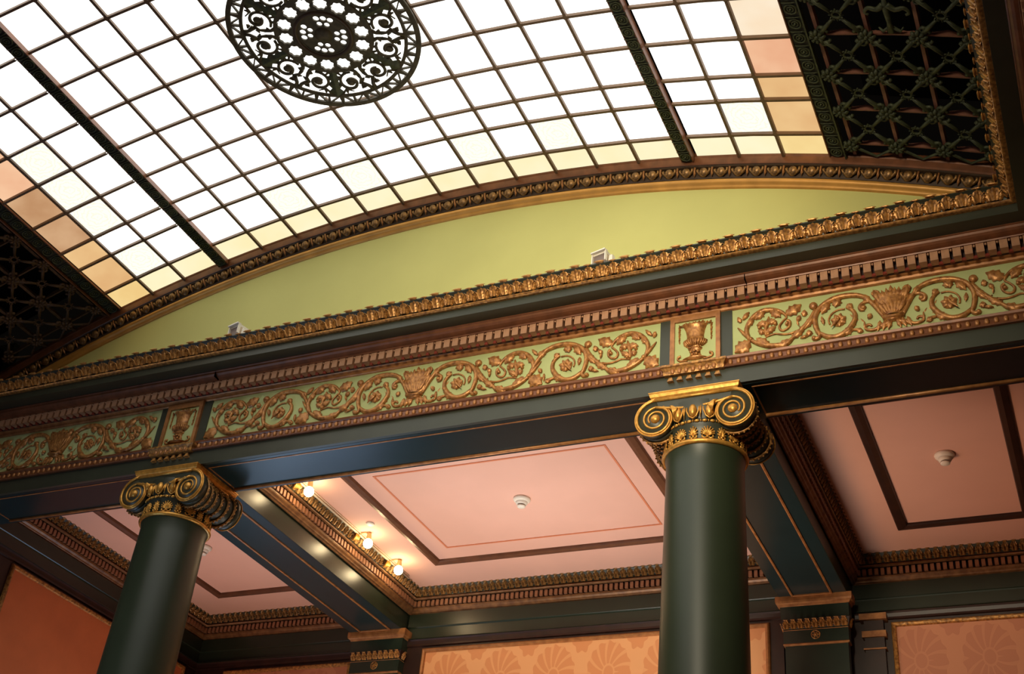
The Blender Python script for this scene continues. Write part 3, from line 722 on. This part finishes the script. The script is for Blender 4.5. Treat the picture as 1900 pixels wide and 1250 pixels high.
for sx, lab in ((1, 'green cast iron grille panel right of the skylight, beside the cornice corner'), (-1, 'dark brown cast iron grille panel left of the skylight')):
    gr_ = thing('iron_grille', lab, 'iron grille')
    ga = [sx*(.3345+.0315*k) for k in range(4)]
    for a in ga[:3]:
        MB().box(-.011, .011, -1.80, 1.80, .0, .030).obj('long_bar', REDBAR, gr_, loc=vp(a, -1.87, .004), rot=(0, a, 0))
    for y in gj:
        for k in range(3):
            a0, a1 = ga[k], ga[k+1]; am = (a0+a1)/2; L_ = PX*.5
            m = MB(); V = []
            for i in range(9):
                q = i/8*2-1; h = .012+.010*cos(q*pi*1.5)**2+(.010 if abs(q) < .5 else 0)
                V += [(q*L_, -.006, 0), (q*L_, -.006, h*1.3), (q*L_, .006, h*1.3), (q*L_, .006, 0)]
            m.add(V, [(i*4+k2, (i+1)*4+k2, (i+1)*4+(k2+1) % 4, i*4+(k2+1) % 4) for i in range(8) for k2 in range(4)])
            if y == gj[0] and k == 0: cbm = m.mesh('cross_bar', REDBAR)
            link('cross_bar', cbm, gr_, vp(am, y, .0), (0, am, 0))
        for k, a in enumerate(ga): link('rosette', gnm, gr_, vp(a, y, -.004), (0, a, 0))
    for i, y in enumerate([gj[0]+PY]+gj[:-1]):
        for k in range(3):
            am = (ga[k]+ga[k+1])/2
            if sx > 0 and i == 4 and k == 1:
                fo = MB(); fo.tube([(0, .13, 0), (0, .06, -.01), (0, -.05, -.012), (0, -.13, -.01)], [.030, .014, .022, .010], 6, up=Vector((0, 0, 1)), flat=.6)
                for s in (-1, 1):
                    fo.tube(*(lambda pr: (pr[0], pr[1]))(catmull([(s*.01, -.08, -.01), (s*.05, -.045, -.012), (s*.10, -.055, -.01), (s*.125, -.02, -.01), (s*.105, -.005, -.01)], [.020, .018, .014, .010, .009], 3)), 6, up=Vector((0, 0, 1)), flat=.7)
                    fo.tube([(s*.01, .10, 0), (s*.05, .13, 0), (s*.07, .10, 0)], [.012, .010, .006], 5, up=Vector((0, 0, 1)))
                fo.obj('palmette', IRON, gr_, True, loc=vp(am, y-PY/2, -.004), rot=(0, am, 0)); continue
            if i == 0:
                continue
            link('diagonal_scroll', cellm, gr_, vp(am, y-PY/2, -.002), (0, am, 0)); link('star', starm, gr_, vp(am, y-PY/2, -.006), (0, am, 0))
    hm = MB()
    for k in range(3):   # half cells along the archivolt
        am = (ga[k]+ga[k+1])/2
        for s in (-1, 1):
            p, q = vp(am+s*.013, -.20, -.01), vp(am, -.12, -.01); hm.tube([p, q], [.010, .008], 5)
    hm.obj('edge_scroll', IRON, gr_)
    am = sx*.395; 
    st(MB().box(-.70, .70, (YR+.1)/2, -(YR+.1)/2, .0, .02).obj('ceiling_void_sheet', VOID, None, loc=vp(am, YR/2, .55), rot=(0, am, 0)))  # added black sheet behind the grille, stands for the dark attic void
for o in gr_.children:
    if o.data.materials[0] in (IRON, REDBAR):
        o.material_slots[0].link = 'OBJECT'; o.material_slots[0].material = IRONL
# springing walls of the vault
for sx in (-1, 1):
    st(MB().box(min(sx*4.19, sx*4.4), max(sx*4.19, sx*4.4), YR, 0, 6.6, 7.2).obj('wall_springing', VOID))

# ------------------------------------------------------------------ Ionic columns
YCOL = .20
def volute_pts(s, cx, cz, r0=.134, turns=2.35):
    P, R_ = [], []
    n = 58
    for k in range(n+1):
        a = 2*pi*turns*k/n; r = r0*math.exp(-.079*a)
        # starts at the top, winds outwards-down on the side away from the shaft
        P.append((cx+s*r*sin(a), 0, cz+r*cos(a))); R_.append(.0095-.003*k/n)
    return P, R_
def capital_meshes():
    M = {}
    ab = MB(); sq = [(.262, .235), (-.262, .235), (-.262, -.235), (.262, -.235)]
    sq = sq[::-1]    # travel so that the offset goes outwards
    for prof, lp in (([(0, 5.700), (.004, 5.700), (.006, 5.708), (.016, 5.722), (.020, 5.736), (.021, 5.744), (.025, 5.746), (.025, ZS), (0, ZS)], 0),):
        n = len(prof); P = [(-.262, -.235), (-.262, .235), (.262, .235), (.262, -.235)]
        sweep(ab, P, prof, closed=True)
    ab.box(-.262, .262, -.235, .235, 5.698, ZS-.002)
    M['abacus'] = (ab, GOLD, False)
    ch = MB()   # channel between the volutes, front and back
    pts_top = [(-.241+.482*i/12, 5.697) for i in range(13)]; pts_bot = [(-.241+.482*i/12, 5.640-.040*sin(pi*i/12)) for i in range(13)]
    for y0, y1 in ((-.243, -.20), (.20, .243)):
        V = []
        for (x, z), (x2, z2) in zip(pts_top, pts_bot): V += [(x, y0, z), (x2, y0, z2), (x2, y1, z2), (x, y1, z)]
        ch.add(V, [(i*4+k, (i+1)*4+k, (i+1)*4+(k+1) % 4, i*4+(k+1) % 4) for i in range(12) for k in range(4)])
    M['channel'] = (ch, DARK, False)
    for s, nm in ((-1, 'L'), (1, 'R')):
        cx, cz = s*.241, 5.567
        v = MB()
        for y in (-.246, .246):
            P, R_ = volute_pts(s, cx, cz); v.tube([(x, y, z) for x, _, z in P], R_, 6)
            # the outer fillet, doubled
            P2 = [(cx+s*(.134*math.exp(-.079*a)+.0115)*sin(a), y+(.003 if y < 0 else -.003), cz+(.134*math.exp(-.079*a)+.0115)*cos(a)) for a in [pi*2*k/40*.92 for k in range(41)]]
            v.tube(P2, .0055, 5)
            v.lathe([(.0, -.014 if y < 0 else .014), (.022, -.012 if y < 0 else .012), (.030, 0), (.030, .004)], c=(cx, y-(.004 if y < 0 else -.004), cz), axis='Y', n=16)
        for y in (-.246, .246):  # top and sagging lower lines of the channel
            if s < 0:
                v.tube([(-.241, y, 5.698), (.241, y, 5.698)], .010, 6)
                rlow = .134*math.exp(-.079*2*pi)
                v.tube([(-.241+.482*i/14, y, 5.567+rlow-.032*sin(pi*i/14)) for i in range(15)], .010, 6)
        M['volute'+nm] = (v, GOLD, True)
        d = MB()
        for y0, y1 in ((-.244, -.19), (.19, .244)):   # face plates cut to the first turn of the spiral
            n_ = 40; V = [(cx+s*(.134*math.exp(-.079*2*pi*k/n_)+.010)*sin(2*pi*k/n_), y, cz+(.134*math.exp(-.079*2*pi*k/n_)+.010)*cos(2*pi*k/n_)) for y in (y0, y1) for k in range(n_)]
            d.add(V, [tuple(range(n_)), tuple(range(2*n_-1, n_-1, -1))]+[(k, (k+1) % n_, n_+(k+1) % n_, n_+k) for k in range(n_)])
        d.lathe([(.0, -.20), (.118, -.20), (.120, -.19), (.112, -.14), (.100, -.09), (.095, 0), (.100, .09), (.112, .14), (.120, .19), (.118, .20), (0, .20)], c=(cx, 0, cz), axis='Y', n=36)
        M['bolster'+nm] = (d, DARK, True)
        b = MB()
        for y in (-.165, -.10, -.035, .035, .10, .165):
            r = .098+.034*(abs(y)/.20)**2
            b.ring(r+.004, .009, c=(cx, y, cz), axis='Y', n=32, k=5)
            for k in range(26):
                a = 2*pi*k/26; b.ball((cx+(r+.014)*cos(a), y, cz+(r+.014)*sin(a)), .007, .009, .007, 5, 3)
        M['bolster_band'+nm] = (b, AGED, True)
    ech = MB().lathe([(.228, 5.37), (.232, 5.40), (.236, 5.49), (.245, 5.50), (.245, 5.52), (.232, 5.525), (.238, 5.545), (.255, 5.58), (.262, 5.61), (.262, 5.66)], n=48)
    M['echinus'] = (ech, DARK, True)
    M['neck_ring'] = (MB().ring(.248, .0155, c=(0, 0, 5.375), n=56, k=8), GOLD, True)
    return M
CM = {k: (v[0].mesh(k, v[1], v[2]), k) for k, v in capital_meshes().items()}
eggc = MB(); eggc.ball((0, -.010, 0), .026, .022, .044, 10, 6)
for r, tt in ((.038, .006),):
    P = [(-r, 0, .040), (-r*1.0, -.012, 0), (-r*.62, -.012, -.038), (0, -.006, -.052), (r*.62, -.012, -.038), (r, -.012, 0), (r, 0, .040)]; eggc.tube(P, tt, 5)
    eggc.tube([(r+.010, 0, .040), (r+.010, -.010, -.01), (r+.008, -.004, -.050)], [.007, .006, .002], 5)
eggm = eggc.mesh('egg', GOLD, True)
beadm = MB().ball((0, 0, 0), .017, .010, .010, 8, 5).ball((.0235, 0, 0), .004, .0095, .0095, 6, 4).mesh('bead', GOLD, True)
def palm(nl, nm, wd):
    m = MB()
    for i in range(nl):
        q = (i-(nl-1)/2)/((nl-1)/2); a = q*1.25; L_ = .060*(1-.35*abs(q)**1.5)
        m.tube([(0, -.004, -.018), (sin(a)*L_*.55*wd, -.012, -.018+cos(a)*L_*.62+.004), (sin(a)*L_*wd, -.010, -.014+cos(a)*L_)], [.004, .0065, .0045], 5)
        m.ball((sin(a)*L_*wd*1.02, -.010, -.014+cos(a)*L_*.99), .006, .006, .006, 5, 3)
    for s in (-1, 1):
        m.tube([(0, -.006, -.022), (s*.018*wd, -.010, -.034), (s*.034*wd, -.010, -.026), (s*.030*wd, -.010, -.014)], [.006, .006, .006, .005], 5)
    m.ball((0, -.010, -.022), .010, .008, .010, 6, 4); return m.mesh(nm, GOLD, True)
pmA, pmB = palm(9, 'palmette', 1.0), palm(7, 'anthemion', .62)
cornp = MB()
for i in range(5):
    q = i/4; cornp.tube([(0, -.010, .03), (.020+.030*q, -.030, .012-.020*q), (.030+.010*q, -.028, -.050*(1-q*.3)+.0)], [.004, .010, .003], 5)
cornm = cornp.mesh('corner_palmette', GOLD, True)
def column(x, label):
    t = thing('ionic_column', label, 'column', (x, YCOL, 0))
    sh = [(.31, .06), (.31, 0), (.33, 0), (.33, .10), (.34, .13), (.33, .18), (.30, .19), (.295, .22), (.305, .25), (.295, .28), (.275, .30), (.270, .34), (.268, 1.8), (.262, 3.0), (.252, 4.1), (.240, 4.9), (.236, 5.25), (.236, 5.33), (.243, 5.352), (.245, 5.372)]
    MB().lathe(sh[3:], n=64).obj('shaft', SHAFT, t, True)
    MB().box(-.37, .37, -.37, .37, 0, .105).obj('plinth', SHAFT, t)
    for k, (me, nm) in CM.items(): link(k.rstrip('LR'), me, t)
    for i in range(16):
        a = 2*pi*i/16+pi/2*3
        link('egg', eggm, t, (.250*cos(a), .250*sin(a), 5.580), (0, 0, a+pi/2))
    for i in range(34):
        a = 2*pi*i/34; link('bead', beadm, t, (.251*cos(a), .251*sin(a), 5.512), (0, 0, a+pi/2))
    for i in range(18):
        a = 2*pi*(i+.5)/18; link(('palmette', 'anthemion')[i % 2], (pmA, pmB)[i % 2], t, (.236*cos(a), .236*sin(a), 5.428), (0, 0, a+pi/2))
    for sy in (1, -1):
        for s in (1, -1):
            o = link('corner_palmette', cornm, t, (-s*.150, -sy*.235, 5.615), (0, 0, 0 if sy > 0 else pi)); o.scale = (s*sy, 1, 1)
    return t
column(1.998, 'nearer dark green column with bright gold scrolled capital, right of centre')
column(-1.998, 'farther dark green column with dull bronze scrolled capital, at the left')

# ------------------------------------------------------------------ bays: crown mouldings, ceiling frames, wall panels
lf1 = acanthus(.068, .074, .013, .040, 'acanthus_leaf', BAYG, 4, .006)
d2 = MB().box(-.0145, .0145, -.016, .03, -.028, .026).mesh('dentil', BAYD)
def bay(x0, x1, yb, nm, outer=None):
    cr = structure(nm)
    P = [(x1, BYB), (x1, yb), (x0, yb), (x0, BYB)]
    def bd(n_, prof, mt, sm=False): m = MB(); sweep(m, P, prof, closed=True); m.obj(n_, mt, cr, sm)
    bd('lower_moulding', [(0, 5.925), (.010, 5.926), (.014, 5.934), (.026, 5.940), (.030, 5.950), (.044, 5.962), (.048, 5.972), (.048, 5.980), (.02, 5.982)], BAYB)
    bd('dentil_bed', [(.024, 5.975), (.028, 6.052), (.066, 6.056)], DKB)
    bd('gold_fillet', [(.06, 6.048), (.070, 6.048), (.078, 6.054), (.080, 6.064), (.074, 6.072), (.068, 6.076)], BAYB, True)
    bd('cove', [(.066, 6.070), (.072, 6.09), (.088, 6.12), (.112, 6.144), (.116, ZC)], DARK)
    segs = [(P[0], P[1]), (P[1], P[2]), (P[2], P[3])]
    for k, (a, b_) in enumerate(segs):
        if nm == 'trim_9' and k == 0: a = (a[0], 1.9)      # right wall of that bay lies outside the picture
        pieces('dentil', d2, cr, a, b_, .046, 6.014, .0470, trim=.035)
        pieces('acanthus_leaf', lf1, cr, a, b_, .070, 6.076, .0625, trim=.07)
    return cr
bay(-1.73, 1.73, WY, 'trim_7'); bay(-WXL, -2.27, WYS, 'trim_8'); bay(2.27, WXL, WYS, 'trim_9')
def ceiling_frame(x0, x1, y0, y1, label, mt):
    m = MB(); sweep(m, [(x1, y0), (x1, y1), (x0, y1), (x0, y0)], [(0, ZC), (0, ZC-.012), (.010, ZC-.020), (.045, ZC-.030), (.078, ZC-.022), (.084, ZC-.012), (.086, ZC)], closed=True)
    return tag(m.obj('ceiling_moulding', mt), label, 'ceiling moulding')
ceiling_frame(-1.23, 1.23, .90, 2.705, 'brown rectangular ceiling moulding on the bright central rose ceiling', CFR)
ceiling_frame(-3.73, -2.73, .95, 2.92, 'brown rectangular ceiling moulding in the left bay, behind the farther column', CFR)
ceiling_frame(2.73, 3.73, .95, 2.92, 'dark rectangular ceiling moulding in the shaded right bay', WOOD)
m = MB(); sweep(m, [(.975, 1.10), (.975, 2.42), (-.975, 2.42), (-.975, 1.10)], [(0, ZC), (0, ZC-.004), (.016, ZC-.004), (.016, ZC)], closed=True)
tag(m.obj('ceiling_line', mat('terracotta line', (.62, .20, .09), .7)), 'thin terracotta line inside the central ceiling moulding', 'ceiling line')

def wall_band(a, b, parent):
    """dark frieze board and brown mouldings of a wall along a->b, inward side to the left"""
    def bd(n_, prof, mt): m = MB(); sweep(m, [a, b], prof); m.obj(n_, mt, parent)
    bd('upper_board', [(0, 5.925), (.022, 5.925), (.022, 5.805), (.016, 5.800), (.012, 5.790), (.012, 5.700), (.03, 5.692), (.034, 5.684), (.0, 5.684)], DARKB)
    bd('brown_moulding', [(0, 5.684), (.028, 5.682), (.020, 5.668), (.014, 5.640), (.018, 5.622), (.0, 5.618)], WOOD)
def panel(x0, x1, zt, y, label, fab, face='y', gold=AGED):
    t = thing('wall_panel', label, 'wall panel', (0, 0, 0))
    W = x1-x0; z0 = 1.1; fw_ = .040
    prof = [(0, 0), (.006, .018), (.018, .026), (.034, .020), (.040, .006), (.040, 0)]
    def P3(u, z, d): return (u, y-d, z) if face == 'y' else (y+d, u, z)
    m = MB(); m.add([P3(x0+.03, z0, .004), (P3(x1-.03, z0, .004)), P3(x1-.03, zt-.03, .004), P3(x0+.03, zt-.03, .004), P3(x0+.03, z0, -.006), (P3(x1-.03, z0, -.006)), P3(x1-.03, zt-.03, -.006), P3(x0+.03, zt-.03, -.006)], [(0, 1, 2, 3), (7, 6, 5, 4), (0, 4, 5, 1), (1, 5, 6, 2), (2, 6, 7, 3), (3, 7, 4, 0)])
    m.obj('fabric', fab, t)
    rails = {'top_rail': [((x0, zt), (x0+fw_, zt-fw_)), ((x1, zt), (x1-fw_, zt-fw_))], 'bottom_rail': [((x0, z0), (x0+fw_, z0+fw_)), ((x1, z0), (x1-fw_, z0+fw_))],
             'side_rail': [((x0, z0), (x0+fw_, z0+fw_)), ((x0, zt), (x0+fw_, zt-fw_))], 'side_rail.001': [((x1, z0), (x1-fw_, z0+fw_)), ((x1, zt), (x1-fw_, zt-fw_))]}
    for nm, ends in rails.items():
        m = MB(); V = []
        for (o, i_) in ends:
            for q, d in prof:
                f_ = q/.040; V.append(P3(o[0]+(i_[0]-o[0])*f_, o[1]+(i_[1]-o[1])*f_, d+.004))
        k = len(prof); m.add(V, [(i, i+1, k+i+1, k+i) for i in range(k-1)]); m.obj(nm.split('.')[0], gold, t)
    return t
wb = structure('trim_10')
wall_band((1.73, WY), (-1.73, WY), wb); wall_band((WXL, WYS), (2.27, WYS), wb); wall_band((-2.27, WYS), (-WXL, WYS), wb); wall_band((-WXL, WYS), (-WXL, .3), wb)
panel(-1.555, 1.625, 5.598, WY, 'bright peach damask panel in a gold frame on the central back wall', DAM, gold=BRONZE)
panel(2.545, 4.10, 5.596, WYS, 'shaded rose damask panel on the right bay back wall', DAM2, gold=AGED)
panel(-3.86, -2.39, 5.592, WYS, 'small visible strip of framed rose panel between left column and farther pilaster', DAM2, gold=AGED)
panel(.80, 3.25, 5.600, -WXL, 'plain burnt orange fabric panel on the left side wall', PLW, face='x', gold=AGED)

def pilaster(x, y, label, rz=0, half=.245, dep=.083):
    """square pilaster against the wall; front faces -Y before the turn"""
    t = thing('pilaster', label, 'pilaster', (x, y, 0), rz)
    MB().box(-half, half, 0, dep, 0, 5.36).obj('shaft', DARKB, t)
    def bd(n_, prof, mt, hw=half): m = MB(); sweep(m, [(-hw, dep), (-hw, 0), (hw, 0), (hw, dep)], [(-d, z) for d, z in prof]); m.obj(n_, mt, t)
    bd('necking_line', [(0, 5.355), (.010, 5.358), (.014, 5.366), (.010, 5.374), (0, 5.376)], BRONZE)
    bd('neck', [(.0, 5.374), (.002, 5.376), (.002, 5.476), (.0, 5.48)], DARKB)
    bd('lower_fillet', [(0, 5.474), (.008, 5.474), (.012, 5.482), (.006, 5.488)], BRONZE)
    bd('leaf_bed', [(.004, 5.486), (.014, 5.50), (.026, 5.545), (.030, 5.56), (.018, 5.565)], WOOD)
    bd('upper_neck', [(.014, 5.560), (.022, 5.566), (.026, 5.676), (.02, 5.68)], DARKB)
    bd('abacus', [(.022, 5.672), (.034, 5.676), (.040, 5.690), (.054, 5.696), (.058, 5.712), (.058, ZS), (.0, ZS)], BRONZE)
    MB().box(-half-.01, half+.01, -.01, dep, 5.36, ZS).obj('core', DARKB, t)
    lm = acanthus(.068, .070, .012, .022, 'leaf', AGED, 4, .004)
    for i in range(9): link('leaf', lm, t, (-.228+.057*i, -.008, 5.490))
    for sgn in (-1, 1):
        if dep > .07: link('leaf', lm, t, (sgn*(half+.008), .04, 5.490), (0, 0, sgn*pi/2))
    ro = MB(); ro.ring(.034, .007, c=(0, -.004, 0), axis='Y', n=16, k=5)
    for k in range(6): a = 2*pi*k/6; ro.leaf((.004*cos(a), .004*sin(a)), (.030*cos(a), .030*sin(a)), .026, y=-.004, h=.010, lob=1)
    ro.ball((0, -.014, 0), .010, .008, .010, 6, 4); ro.obj('rosette', AGED, t, True, loc=(0, -.002, 5.436))
    return t
pilaster(2.005, 3.165, 'square dark green pilaster with rosette, right of the nearer column')
pilaster(-1.985, 3.165, 'square dark green pilaster with rosette at the end of the lamp-lit beam')
pilaster(-4.16, .20, 'dark corner pilaster with gold capital lines at the far left edge', pi/2, .19, .058)
# narrow return pilasters in the corners behind the right bay
for x, y, lab in ((2.42, WYS-.06, 'narrow shadowed pilaster strip between square pilaster and right damask panel'),):
    t = thing('pilaster_strip', lab, 'pilaster', (x, y, 0))
    MB().box(-.075, .075, 0, .06, 0, 5.60).obj('shaft', WOOD, t)
    for z0, h, d in ((5.60, .05, .03), (5.46, .05, .018), (5.36, .012, .012)):
        MB().box(-.075-d, .075+d, -d, .06, z0, z0+h).obj('moulding', BRONZE, t)

# ------------------------------------------------------------------ lamps, detectors, sprinkler, ledge floodlights
def lamp(y, label):
    t = thing('globe_lamp', label, 'lamp', (-1.50, y, 6.045), group='bare globe lamps along the crown moulding')
    MB().ball((0, 0, 0), .040, .040, .042, 20, 12).obj('globe', GLL, t, True)
    MB().lathe([(.0, .098), (.016, .098), (.018, .085), (.022, .060), (.020, .040), (.016, .034)], n=16).obj('socket', STEEL, t, True)
    P, R_ = catmull([(-.004, 0, .094), (-.03, -.012, .100), (-.075, -.02, .092), (-.105, -.02, .080)], [.007]*4, 4)
    MB().tube(P, R_, 6).obj('bracket', STEEL, t, True)
    bk = MB()
    for k in range(5): bk.tube([(-.120, -.055+.012*k, .02+.006*k), (-.103, -.050+.012*k, .050), (-.088, -.060+.014*k, .078)], [.008, .010, .004], 5)
    bk.obj('leaf_backplate', GOLD, t, True)
lamp(1.03, 'glowing globe lamp on crown moulding, nearest the front beam')
lamp(1.99, 'middle glowing globe lamp of the three on the crown moulding')
lamp(2.54, 'glowing globe lamp on crown moulding, nearest the back wall')
m = MB().tube([(-1.600, .55, ZC-.012), (-1.600, 2.90, ZC-.012)], .010, 6); m.tube([(-1.575, .55, ZC-.008), (-1.575, 2.86, ZC-.008)], .005, 5)
tag(m.obj('conduit', CREAM, None, True), 'pale conduit running above the three globe lamps', 'conduit')
def detector(x, y, label):
    t = thing('smoke_detector', label, 'smoke detector', (x, y, ZC))
    MB().lathe([(.0, 0), (.068, 0), (.070, -.010), (.066, -.020), (.055, -.030), (.048, -.034)], n=28).obj('base', WHITE, t, True)
    MB().lathe([(.048, -.032), (.044, -.050), (.034, -.056), (.030, -.058)], n=24).obj('housing', WHITE, t, True)
    MB().lathe([(.026, -.056), (.026, -.064)], n=20).obj('gap', GREYF, t, True)
    MB().lathe([(.0, -.078), (.030, -.076), (.034, -.070), (.034, -.064), (.026, -.062)], n=24).obj('cap', WHITE, t, True)
detector(.036, 1.735, 'white smoke detector in the middle of the bright central ceiling')
detector(3.232, 1.845, 'white smoke detector on the shaded right bay ceiling')
detector(-3.17, 1.90, 'white smoke detector half hidden behind the farther column')
tag(MB().lathe([(.0, ZC-.012), (.034, ZC-.011), (.038, ZC-.004), (.036, ZC)], n=24, c=(-1.412, 1.84, 0)).obj('sprinkler_cover', WHITE, None, True), 'flat white sprinkler cover disc on the ceiling beside the lamps', 'sprinkler cover')
def flood(x, label, turn):
    t = thing('ledge_floodlight', label, 'floodlight', (x, -.285, 6.613), turn)
    MB().box(-.048, .048, -.03, .06, 0, .105).obj('housing', CREAM, t)
    m = MB().box(-.056, .056, -.062, -.028, .112, .122).box(-.056, -.048, -.050, -.028, .035, .115).box(.048, .056, -.050, -.028, .035, .115).box(-.05, .05, -.04, .06, .100, .120)
    m.obj('hood', WHITE, t)
    MB().box(-.047, .047, -.034, -.029, .03, .112).obj('face', GREYF, t)
    MB().frus(.074, 0, .0, .085, .018, .02, .012, .015).obj('bracket', WHITE, t)
flood(1.445, 'small white floodlight box on the cornice ledge, right of centre', -.25)
flood(-1.45, 'small white floodlight box on the cornice ledge, left part', -.25)
